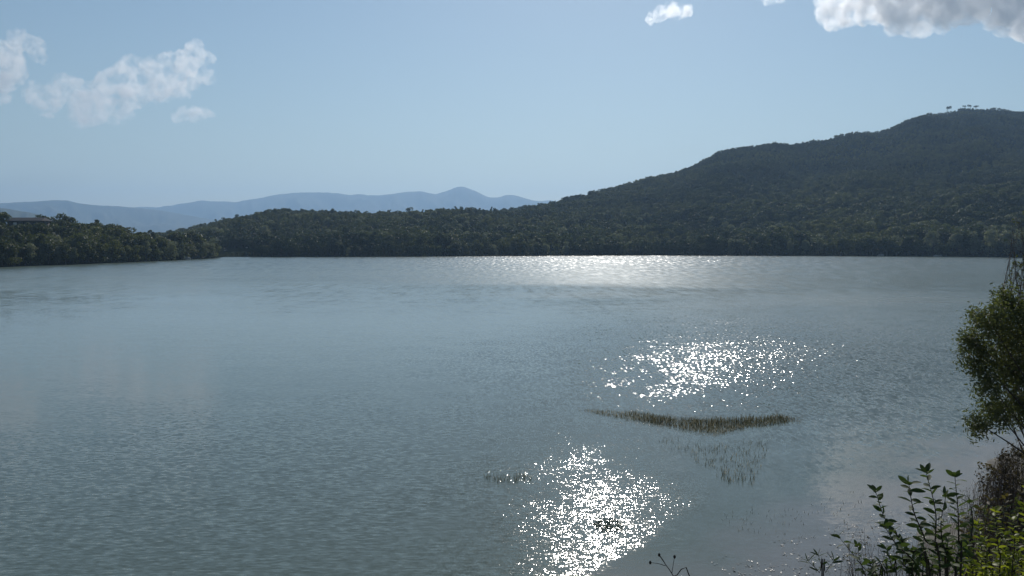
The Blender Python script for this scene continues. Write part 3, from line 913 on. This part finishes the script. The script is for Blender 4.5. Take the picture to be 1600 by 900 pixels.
# ------------------------------------------------------------------ near shrubs
def leaf_mesh(name, L, W, mat, curl=0.15, fold=0.12):
    ts = [0, 0.2, 0.45, 0.7, 0.9, 1.0]; wd = [0.08, 0.72, 1.0, 0.86, 0.42, 0.0]
    V = []
    for t, w in zip(ts, wd):
        z = -curl * L * t * t
        V += [(-W * w / 2, L * t, z + fold * W * w), (0, L * t, z), (W * w / 2, L * t, z + fold * W * w)]
    Fc = []
    for k in range(len(ts) - 1):
        b = k * 3
        Fc += [(b, b + 1, b + 4, b + 3), (b + 1, b + 2, b + 5, b + 4)]
    me = bpy.data.meshes.new(name); me.from_pydata(V, [], Fc); me.materials.append(mat)
    for p in me.polygons: p.use_smooth = True
    return me
def catmull(pts, n):
    pts = [pts[0] * 2 - pts[1]] + pts + [pts[-1] * 2 - pts[-2]]
    out = []
    for i in range(1, len(pts) - 2):
        p0, p1, p2, p3 = pts[i - 1:i + 3]
        for k in range(n):
            t = k / n
            out.append(0.5 * ((2 * p1) + (p2 - p0) * t + (2 * p0 - 5 * p1 + 4 * p2 - p3) * t * t + (3 * p1 - p0 - 3 * p2 + p3) * t ** 3))
    out.append(pts[-2].copy())
    return out
def shrub(name, label, stems, Y, leaves, gap, leaf_from=0.3, r0=0.006, mat='dark_twig', seed=1, cat='shrub', group=None, jitterY=0.25, size=(0.75, 1.15), droop=(0.2, 0.9), tip=4):
    rs = random.Random(seed)
    rootp = at(stems[0][0][0], 1000, Y)
    rx = rootp.x; rz_ = float(bank_z(rx, Y))
    root = obj(name, None, loc=(rx, Y, rz_)); root.empty_display_size = 0.2
    tag(root, label, cat, group)
    for st in stems:
        dy = rs.uniform(-jitterY, jitterY)
        pts = [at(p[0], p[1], Y + dy * (1 if i == 0 else 1 + 0.1 * i)) for i, p in enumerate(st)]
        g = pts[0].copy(); g.x = rx + (g.x - rx) * 0.35; g.y = Y + dy * 0.3; g.z = float(bank_z(g.x, g.y)) - 0.05
        if g.z < pts[0].z - 0.1: pts = [g] + pts
        path = catmull(pts, 5)
        path = [p - root.location for p in path]
        n = len(path)
        V, Fc = tube(path, [r0 * (1 - 0.8 * k / (n - 1)) for k in range(n)], 5)
        s = obj('stem', mesh_np('stem', V, Fc, [M[mat]], True), root)
        # leaves along the visible part
        seglen = [0.0]
        for a, b in zip(path[:-1], path[1:]): seglen.append(seglen[-1] + (b - a).length)
        tot = seglen[-1]
        vis0 = tot - sum((pts[i + 1] - pts[i]).length for i in range(1 if pts[0] is g else 0, len(pts) - 1))
        d = vis0 + (tot - vis0) * leaf_from
        ang = rs.uniform(0, 6.28)
        spots = []
        while d < tot - gap * 0.3:
            spots.append(d); d += gap * rs.uniform(0.7, 1.3)
        spots += [tot - gap * 0.12 * k for k in range(tip)]
        for d in spots:
            k = max(i for i in range(n) if seglen[i] <= d + 1e-6); k = min(k, n - 2)
            t = (d - seglen[k]) / max(seglen[k + 1] - seglen[k], 1e-6)
            p = path[k].lerp(path[k + 1], t)
            ax = (path[k + 1] - path[k]).normalized()
            ang += 2.4 + rs.uniform(-0.4, 0.4)
            side = Vector((math.cos(ang), math.sin(ang), 0))
            up = 0.9 if d > tot - gap else rs.uniform(*droop)
            dirv = (side + ax * up + Vector((0, 0, rs.uniform(-0.25, 0.2)))).normalized()
            nrm = (Vector((0, 0, 1)) + Vector((rs.uniform(-1.2, 1.2), rs.uniform(-1.2, 1.2), 0)))
            xx = dirv.cross(nrm).normalized(); zz = xx.cross(dirv)
            from mathutils import Matrix
            m = Matrix((xx, dirv, zz)).transposed().to_4x4()
            l = obj('leaf', rs.choice(leaves), s)
            sc_ = rs.uniform(*size)
            l.matrix_local = Matrix.Translation(p) @ m @ Matrix.Scale(sc_, 4)
    return root

oval = [leaf_mesh('oval_leaf', 0.046, 0.018, M['leaf_oval'], c) for c in (0.05, 0.2, 0.35)]
slim = [leaf_mesh('slim_leaf', 0.058, 0.014, M['leaf_oval'], c) for c in (0.05, 0.2)]
lime = [leaf_mesh('lime_leaf', 0.034, 0.017, M['leaf_lime'], c) for c in (0.1, 0.3)]
rust = [leaf_mesh('rusty_leaf', 0.045, 0.018, M['leaf_brown'], c) for c in (0.1, 0.3)]
shrub('leafy_shrub', 'dark oval-leaved shrub with upright stems in front of the bank', [
    [(1478, 920), (1462, 860), (1462, 800), (1447, 738)],
    [(1500, 920), (1498, 850), (1497, 800), (1492, 744)],
    [(1455, 930), (1420, 860), (1385, 815), (1368, 768)],
    [(1470, 930), (1446, 845), (1428, 800), (1420, 756)],
    [(1480, 925), (1476, 870), (1470, 820), (1478, 775)],
    [(1450, 930), (1430, 880), (1400, 850), (1382, 822)],
    [(1490, 925), (1512, 860), (1520, 815), (1515, 785)]], 3.3, oval, 0.0115, 0.1, 0.0055, seed=4)
shrub('leafy_shrub', 'dense low dark-leaved shrub at the foot of the upright stems', [
    [(1400, 930), (1395, 890), (1385, 858)], [(1420, 930), (1412, 885), (1408, 846)], [(1440, 930), (1436, 880), (1444, 838)],
    [(1462, 930), (1470, 885), (1482, 846)], [(1430, 935), (1424, 900), (1430, 868)], [(1380, 935), (1372, 905), (1362, 880)],
    [(1490, 935), (1494, 895), (1506, 866)], [(1455, 935), (1452, 905), (1458, 872)]], 3.7, oval, 0.0105, 0.0, 0.0045, seed=5, jitterY=0.35, size=(0.7, 1.1))
shrub('leafy_shrub', 'short dark sprig with drooping leaves left of the upright shrub', [
    [(1390, 935), (1352, 890), (1328, 860), (1310, 838)], [(1385, 935), (1356, 905), (1345, 880), (1340, 852)]], 3.6, oval, 0.02, 0.1, 0.004, seed=6)
shrub('seedling', 'small star-shaped leafy seedling at the lower edge, left of the shrubs', [
    [(1284, 925), (1284, 890), (1279, 868)], [(1284, 920), (1280, 895), (1262, 876)], [(1286, 920), (1290, 895), (1303, 876)]], 4.2, slim, 0.02, 0.55, 0.0045, seed=8, droop=(0.3, 1.0), jitterY=0.05)
shrub('lime_shrub', 'brightest yellow-green bush in the bottom right corner', [
    [(1580, 930), (1585, 860), (1583, 812)], [(1600, 930), (1605, 850), (1600, 790)], [(1575, 930), (1572, 890), (1570, 835)], [(1595, 930), (1592, 880), (1590, 842)],
    [(1610, 930), (1615, 870), (1612, 830)], [(1585, 940), (1580, 905), (1576, 870)], [(1600, 940), (1602, 905), (1604, 872)]], 3.8, lime, 0.009, 0.0, 0.0045, seed=10, jitterY=0.4)
shrub('lime_shrub', 'yellow-green bush beside the dark upright shrub at the bottom edge', [
    [(1540, 930), (1535, 870), (1528, 820)], [(1560, 930), (1560, 860), (1555, 800)], [(1520, 930), (1515, 890), (1510, 850)], [(1550, 930), (1545, 890), (1540, 845)],
    [(1530, 940), (1522, 905), (1517, 880)], [(1565, 940), (1560, 905), (1556, 865)], [(1540, 940), (1536, 905), (1532, 870)], [(1512, 940), (1506, 915), (1500, 892)]], 3.95, lime, 0.009, 0.0, 0.0045, seed=11, jitterY=0.4)
shrub('edge_shrub', 'tall stem with a few yellow leaves at the right photo edge', [
    [(1630, 920), (1625, 700), (1612, 560)], [(1640, 920), (1622, 820), (1606, 760)]], 3.4, lime, 0.05, 0.5, 0.006, seed=12, jitterY=0.1, size=(0.6, 0.9), tip=3)
shrub('rusty_shrub', 'olive-brown small-leaved shrub behind the yellow-green bush', [
    [(1520, 900), (1518, 840), (1530, 795)], [(1545, 900), (1540, 830), (1548, 782)], [(1560, 900), (1565, 830), (1572, 775)], [(1500, 900), (1505, 850), (1508, 810)], [(1585, 900), (1590, 820), (1596, 770)]],
    5.2, rust, 0.022, 0.0, 0.006, seed=14, jitterY=0.5)
def bud_twig():
    Y = 3.0
    pts = [at(1085, 960, Y), at(1052, 900, Y), at(1040, 882, Y), at(1030, 868, Y)]
    g = Vector((at(1110, 960, Y).x, Y, 0)); g.z = float(bank_z(g.x, Y)) - 0.03
    o = obj('budding_twig', None, loc=(g.x, Y, g.z)); tag(o, 'thin bare twig with three buds at the lower edge over the water', 'twig')
    path = [p - o.location for p in catmull([g] + pts, 5)]
    V, Fc = tube(path, [0.003 * (1 - 0.7 * k / (len(path) - 1)) for k in range(len(path))], 5)
    obj('stem', mesh_np('stem', V, Fc, [M['dark_twig']], True), o)
    import bmesh
    for (bx, by), (sx, sy) in (((1030, 867), (1040, 882)), ((1054, 870), (1050, 895)), ((1016, 879), (1040, 884))):
        a, b = at(sx, sy, Y) - o.location, at(bx, by, Y) - o.location
        V, Fc = tube([a, (a + b) / 2 + Vector((0, 0, 0.003)), b], [0.0014, 0.0011, 0.0009], 5)
        s = obj('side_twig', mesh_np('side_twig', V, Fc, [M['dark_twig']], True), o)
        bm = bmesh.new(); bmesh.ops.create_icosphere(bm, subdivisions=2, radius=0.005)
        for v in bm.verts: v.co.z *= 1.5; v.co += b
        me = bpy.data.meshes.new('bud'); bm.to_mesh(me); bm.free(); me.materials.append(M['dark_twig'])
        obj('bud', me, s)
bud_twig()

# ------------------------------------------------------------------ near tree at the right, and brush on the bank
def near_tree():
    rs = np.random.default_rng(77)
    Y = 14.0
    bx = 10.6; by = 14.4; bz = float(bank_z(bx, by))
    o = obj('near_tree', None, loc=(bx, by, bz)); tag(o, 'leafy grey-green tree leaning over the water at the right edge', 'tree')
    O = Vector((bx, by, bz))
    lobes = [(1578, 512, 66, 0), (1545, 500, 40, -.3), (1530, 560, 40, .1), (1580, 575, 60, .3), (1545, 600, 30, -.1), (1560, 645, 32, 0), (1530, 662, 24, -.2), (1590, 640, 40, .3), (1640, 560, 80, .2), (1650, 500, 70, 0), (1650, 640, 60, .2), (1625, 485, 45, -.2), (1572, 468, 22, .1), (1518, 535, 22, 0), (1690, 560, 90, 0)]
    tr = tube([Vector((0, 0, -0.2)), Vector((-0.1, -0.1, 0.9)), Vector((-0.25, -0.2, 2.0)), Vector((-0.5, -0.3, 3.2))], [0.13, 0.11, 0.085, 0.05], 8)
    obj('trunk', mesh_np('trunk', *tr, [M['bark']], True), o)
    P, N = [], []
    for lx, ly, lr, dY in lobes:
        c = at(lx, ly, Y + dY) - O; r = lr * Y / F
        s = Vector((-0.3, -0.2, rs.uniform(1.2, 3.0)))
        if ly > 590: s.z = rs.uniform(1.0, 1.6)
        mid = s.lerp(c, 0.5) + Vector((0, 0, 0.15))
        path = catmull([s, mid, c], 4)
        obj('branch', mesh_np('branch', *tube(path, [0.035 * (1 - 0.85 * k / (len(path) - 1)) for k in range(len(path))], 5), [M['bark']], True), o)
        # twigs with leaf sprays
        nt_ = int(85 * (lr / 50) ** 1.7) + 14
        for _ in range(nt_):
            d = Vector(rs.normal(0, 1, 3)).normalized()
            e = c + d * r * rs.uniform(0.55, 1.05)
            m = int(rs.integers(14, 26))
            for k in range(m):
                f = rs.uniform(0.1, 1.0)
                q = c.lerp(e, f ** 0.6) + Vector(rs.normal(0, 0.07, 3))
                P.append(q); N.append(d)
    V, Fc = leaf_cards(np.array(P), np.array(N), 0.075, rs, 0.34, 1.2)
    obj('crown', mesh_np('crown', V, Fc, [M['leaf_near']]), o)
near_tree()

def brush(name, label, lobes, Y, bx, n_twig, leafmat, leafsize, leaves_per, seed, r0=0.012, cat='shrub', spread=0.5, bare=0.0):
    rs = np.random.default_rng(seed)
    bz = float(bank_z(bx, Y))
    O = Vector((bx, Y, bz))
    o = obj(name, None, loc=O); tag(o, label, cat)
    parts, P, N = [], [], []
    for lx, ly, lr in lobes:
        c = at(lx, ly, Y) - O; r = lr * Y / F
        for _ in range(n_twig):
            d = Vector(rs.normal(0, 1, 3)).normalized()
            e = c + d * r * rs.uniform(0.3, 1.05)
            s = Vector((e.x * 0.5 + rs.normal(0, spread * 0.3), e.y * 0.5 + rs.normal(0, 0.2), 0))
            s.z = max(float(bank_z(bx + s.x, Y + s.y)) - bz, -1.0) - 0.05
            m = s.lerp(e, 0.55) + Vector(rs.normal(0, 0.08 * (e - s).length, 3))
            path = catmull([s, m, e], 3)
            parts.append(tube(path, [r0 * (1 - 0.85 * k / (len(path) - 1)) for k in range(len(path))], 3))
            for _ in range(3):
                k = int(rs.integers(2, len(path)))
                p = path[k]
                q = p + Vector(rs.normal(0, 1, 3)).normalized() * r * 0.45
                parts.append(tube([p, p.lerp(q, 0.5) + Vector((0, 0, 0.02)), q], [r0 * 0.4, r0 * 0.3, r0 * 0.1], 3))
                if rs.random() < bare: continue
                for f in rs.uniform(0.2, 1, leaves_per):
                    P.append(p.lerp(q, f) + Vector(rs.normal(0, 0.03, 3))); N.append(d)
    V, Fc = join(parts)
    obj('twigs', mesh_np('twigs', V, Fc, [M['twig']], True), o)
    if P:
        V, Fc = leaf_cards(np.array(P), np.array(N), leafsize, rs, 0.5, 1.2)
        obj('foliage', mesh_np('foliage', V, Fc, [M[leafmat]]), o)
    return o
brush('bramble_thicket', 'dark reddish bramble thicket on the bank below the leaning tree', [(1585, 735, 34), (1555, 765, 28), (1600, 780, 40), (1620, 740, 40), (1590, 705, 18), (1548, 738, 18), (1565, 715, 14)], 17.5, 11.3, 34, 'leaf_brown', 0.07, 6, 41, 0.010)
brush('grey_scrub', 'grey leafless scrub between the upright shrub and the thicket', [(1530, 770, 22), (1515, 800, 24), (1550, 800, 26), (1555, 745, 20), (1575, 720, 20)], 16.5, 9.6, 26, 'leaf_brown', 0.05, 2, 43, 0.007, bare=0.6)
brush('grey_scrub', 'low grey leafless scrub behind the short dark sprig', [(1350, 840, 22), (1390, 850, 26), (1330, 870, 20), (1430, 860, 26)], 12.5, 6.2, 26, 'leaf_brown', 0.04, 2, 45, 0.006, bare=0.6)
brush('olive_scrub', 'olive green scrub above the yellow-green bush at the right edge', [(1560, 800, 24), (1590, 815, 30), (1530, 830, 24), (1610, 800, 30)], 9.0, 5.7, 26, 'leaf_near', 0.05, 6, 47, 0.007)
brush('thin_sapling', 'sparse twiggy sapling behind the leaning tree at the right edge', [(1590, 418, 22), (1606, 385, 32), (1608, 352, 28), (1618, 440, 30)], 24.0, 17.2, 30, 'leaf_near', 0.09, 5, 49, 0.02, cat='sapling', bare=0.3)

# ------------------------------------------------------------------ clouds
def cloud(name, label, blobs, Y, dens, seed, group=None, voxel=None, grow=1.55, lo=0.455, hi=0.72):
    import bmesh
    bm = bmesh.new()
    c0 = at(blobs[0][0], blobs[0][1], Y)
    rs = random.Random(seed)
    for bx, by, br in blobs:
        c = at(bx, by, Y) - c0; r = br * grow * Y / F
        c.y += rs.uniform(-0.6, 0.6) * r
        t = bmesh.ops.create_icosphere(bm, subdivisions=2, radius=r)
        for v in t['verts']:
            v.co += c
    tmp = bpy.data.meshes.new('tmp'); bm.to_mesh(tmp); bm.free()
    o = obj(name, tmp)
    rm = o.modifiers.new('r', 'REMESH'); rm.mode = 'VOXEL'; rm.voxel_size = voxel or 1.5 * Y / F
    dg = bpy.context.evaluated_depsgraph_get()
    me = bpy.data.meshes.new_from_object(o.evaluated_get(dg))
    o.modifiers.clear()
    n = len(me.vertices)
    co = np.empty(n * 3, np.float32); me.vertices.foreach_get('co', co); co = co.reshape(-1, 3)
    no = np.empty(n * 3, np.float32); me.vertices.foreach_get('normal', no); no = no.reshape(-1, 3)
    k = F / Y
    for i in range(n):
        q = Vector(co[i]) * k
        d = 5.0 * mnoise.noise(q / 16 + Vector((seed, 0, 0))) + 3.2 * mnoise.noise(q / 7 + Vector((0, seed, 0))) + 2.0 * mnoise.noise(q / 3.2) + 0.8 * mnoise.noise(q / 1.6)
        co[i] += no[i] * d / k
    me.vertices.foreach_set('co', co.ravel()); me.update()
    o.data = me; o.location = c0
    bpy.data.meshes.remove(tmp)
    m, nt, out = new_mat(name)
    pv = nd(nt, 'ShaderNodeVolumePrincipled')
    pv.inputs['Color'].default_value = (0.97, 0.97, 0.98, 1)
    pv.inputs['Anisotropy'].default_value = 0.62
    geo = nd(nt, 'ShaderNodeTexCoord')
    nz = nd(nt, 'ShaderNodeTexNoise'); nz.inputs['Scale'].default_value = k / 17; nz.inputs['Detail'].default_value = 6; nz.inputs['Roughness'].default_value = 0.66; nz.inputs['Distortion'].default_value = 0.4
    m.cycles.volume_step_rate = 0.3
    nt.links.new(geo.outputs['Object'], nz.inputs['Vector'])
    mr = nd(nt, 'ShaderNodeMapRange'); nt.links.new(nz.outputs['Fac'], mr.inputs[0])
    mr.inputs[1].default_value = lo; mr.inputs[2].default_value = hi; mr.inputs[3].default_value = 0.0; mr.inputs[4].default_value = dens
    nt.links.new(mr.outputs[0], pv.inputs['Density'])
    nt.links.new(pv.outputs[0], out.inputs['Volume'])
    me.materials.clear(); me.materials.append(m)
    tag(o, label, 'cloud', group)
    return o
CL = 'clouds in the sky'
cloud('cloud', 'white hook-shaped cloud cut by the left photo edge', [(35, 64, 14), (52, 72, 13), (62, 88, 9), (22, 70, 12), (8, 88, 16), (0, 110, 22), (8, 132, 16), (-14, 100, 30), (4, 150, 12), (-20, 140, 26), (66, 98, 5)], 10500, 0.009, 3, CL, grow=1.4)
cloud('cloud', 'long white cloud rising to a knobbly tip, upper left sky', [(95, 132, 12), (112, 138, 15), (135, 145, 14), (155, 134, 13), (172, 122, 13), (190, 112, 13), (210, 108, 13), (228, 106, 13), (245, 108, 12), (262, 98, 13), (280, 100, 15), (300, 100, 15), (306, 80, 11), (312, 94, 12), (324, 92, 9), (322, 118, 10), (305, 124, 12), (285, 138, 13), (262, 140, 14), (240, 142, 13), (150, 162, 16), (190, 168, 14), (120, 160, 14), (60, 148, 12), (45, 150, 9), (215, 152, 14), (150, 172, 20), (120, 178, 14), (190, 178, 14), (225, 130, 14), (250, 122, 14), (195, 140, 16), (175, 150, 14), (270, 120, 12), (80, 152, 14), (70, 165, 12)], 10000, 0.010, 5, CL)
cloud('cloud', 'small faint white cloud below the long one', [(275, 182, 6), (288, 178, 8), (302, 178, 8), (316, 177, 7), (328, 179, 5)], 10000, 0.012, 7, CL)
cloud('cloud', 'small bright tilted cloud in the upper right of centre', [(1018, 28, 6), (1032, 22, 9), (1048, 18, 9), (1064, 15, 9), (1074, 18, 6)], 8000, 0.016, 9, CL)
cloud('cloud', 'tiny white cloud touching the top edge left of the grey one', [(1198, -2, 6), (1210, -4, 7), (1222, -4, 5)], 8000, 0.016, 11, CL)
cloud('cloud', 'large grey-bellied cloud across the upper right corner', [(1292, 20, 15), (1305, 30, 14), (1300, 4, 18), (1330, 10, 22), (1345, 28, 12), (1370, 12, 22), (1395, 45, 12), (1420, 40, 15), (1445, 38, 15), (1468, 40, 12), (1410, 10, 28), (1460, 8, 28), (1510, 5, 28), (1550, 34, 10), (1575, 38, 14), (1598, 42, 16), (1560, 5, 30), (1610, 10, 34), (1340, -25, 34), (1420, -30, 40), (1500, -35, 45), (1590, -35, 50), (1660, 0, 50), (1640, 35, 20), (1490, 30, 12)], 8000, 0.014, 13, CL, grow=1.35, lo=0.405, hi=0.68)

# ------------------------------------------------------------------ haze
def haze():
    s = 11000
    V, Fc = box((-s, -2500, -8), (s, 10500, 690))
    m, nt, out = new_mat('haze_air')
    pv = nd(nt, 'ShaderNodeVolumePrincipled')
    pv.inputs['Color'].default_value = (0.46, 0.70, 1.0, 1)
    pv.inputs['Density'].default_value = 1.5e-4
    pv.inputs['Anisotropy'].default_value = 0.35
    nt.links.new(pv.outputs[0], out.inputs['Volume'])
    o = obj('haze', mesh_np('haze', V, Fc, [m]))
    tag(o, 'thin blue haze veiling the far mountains', 'haze', kind='stuff')
shore_wall()
haze()
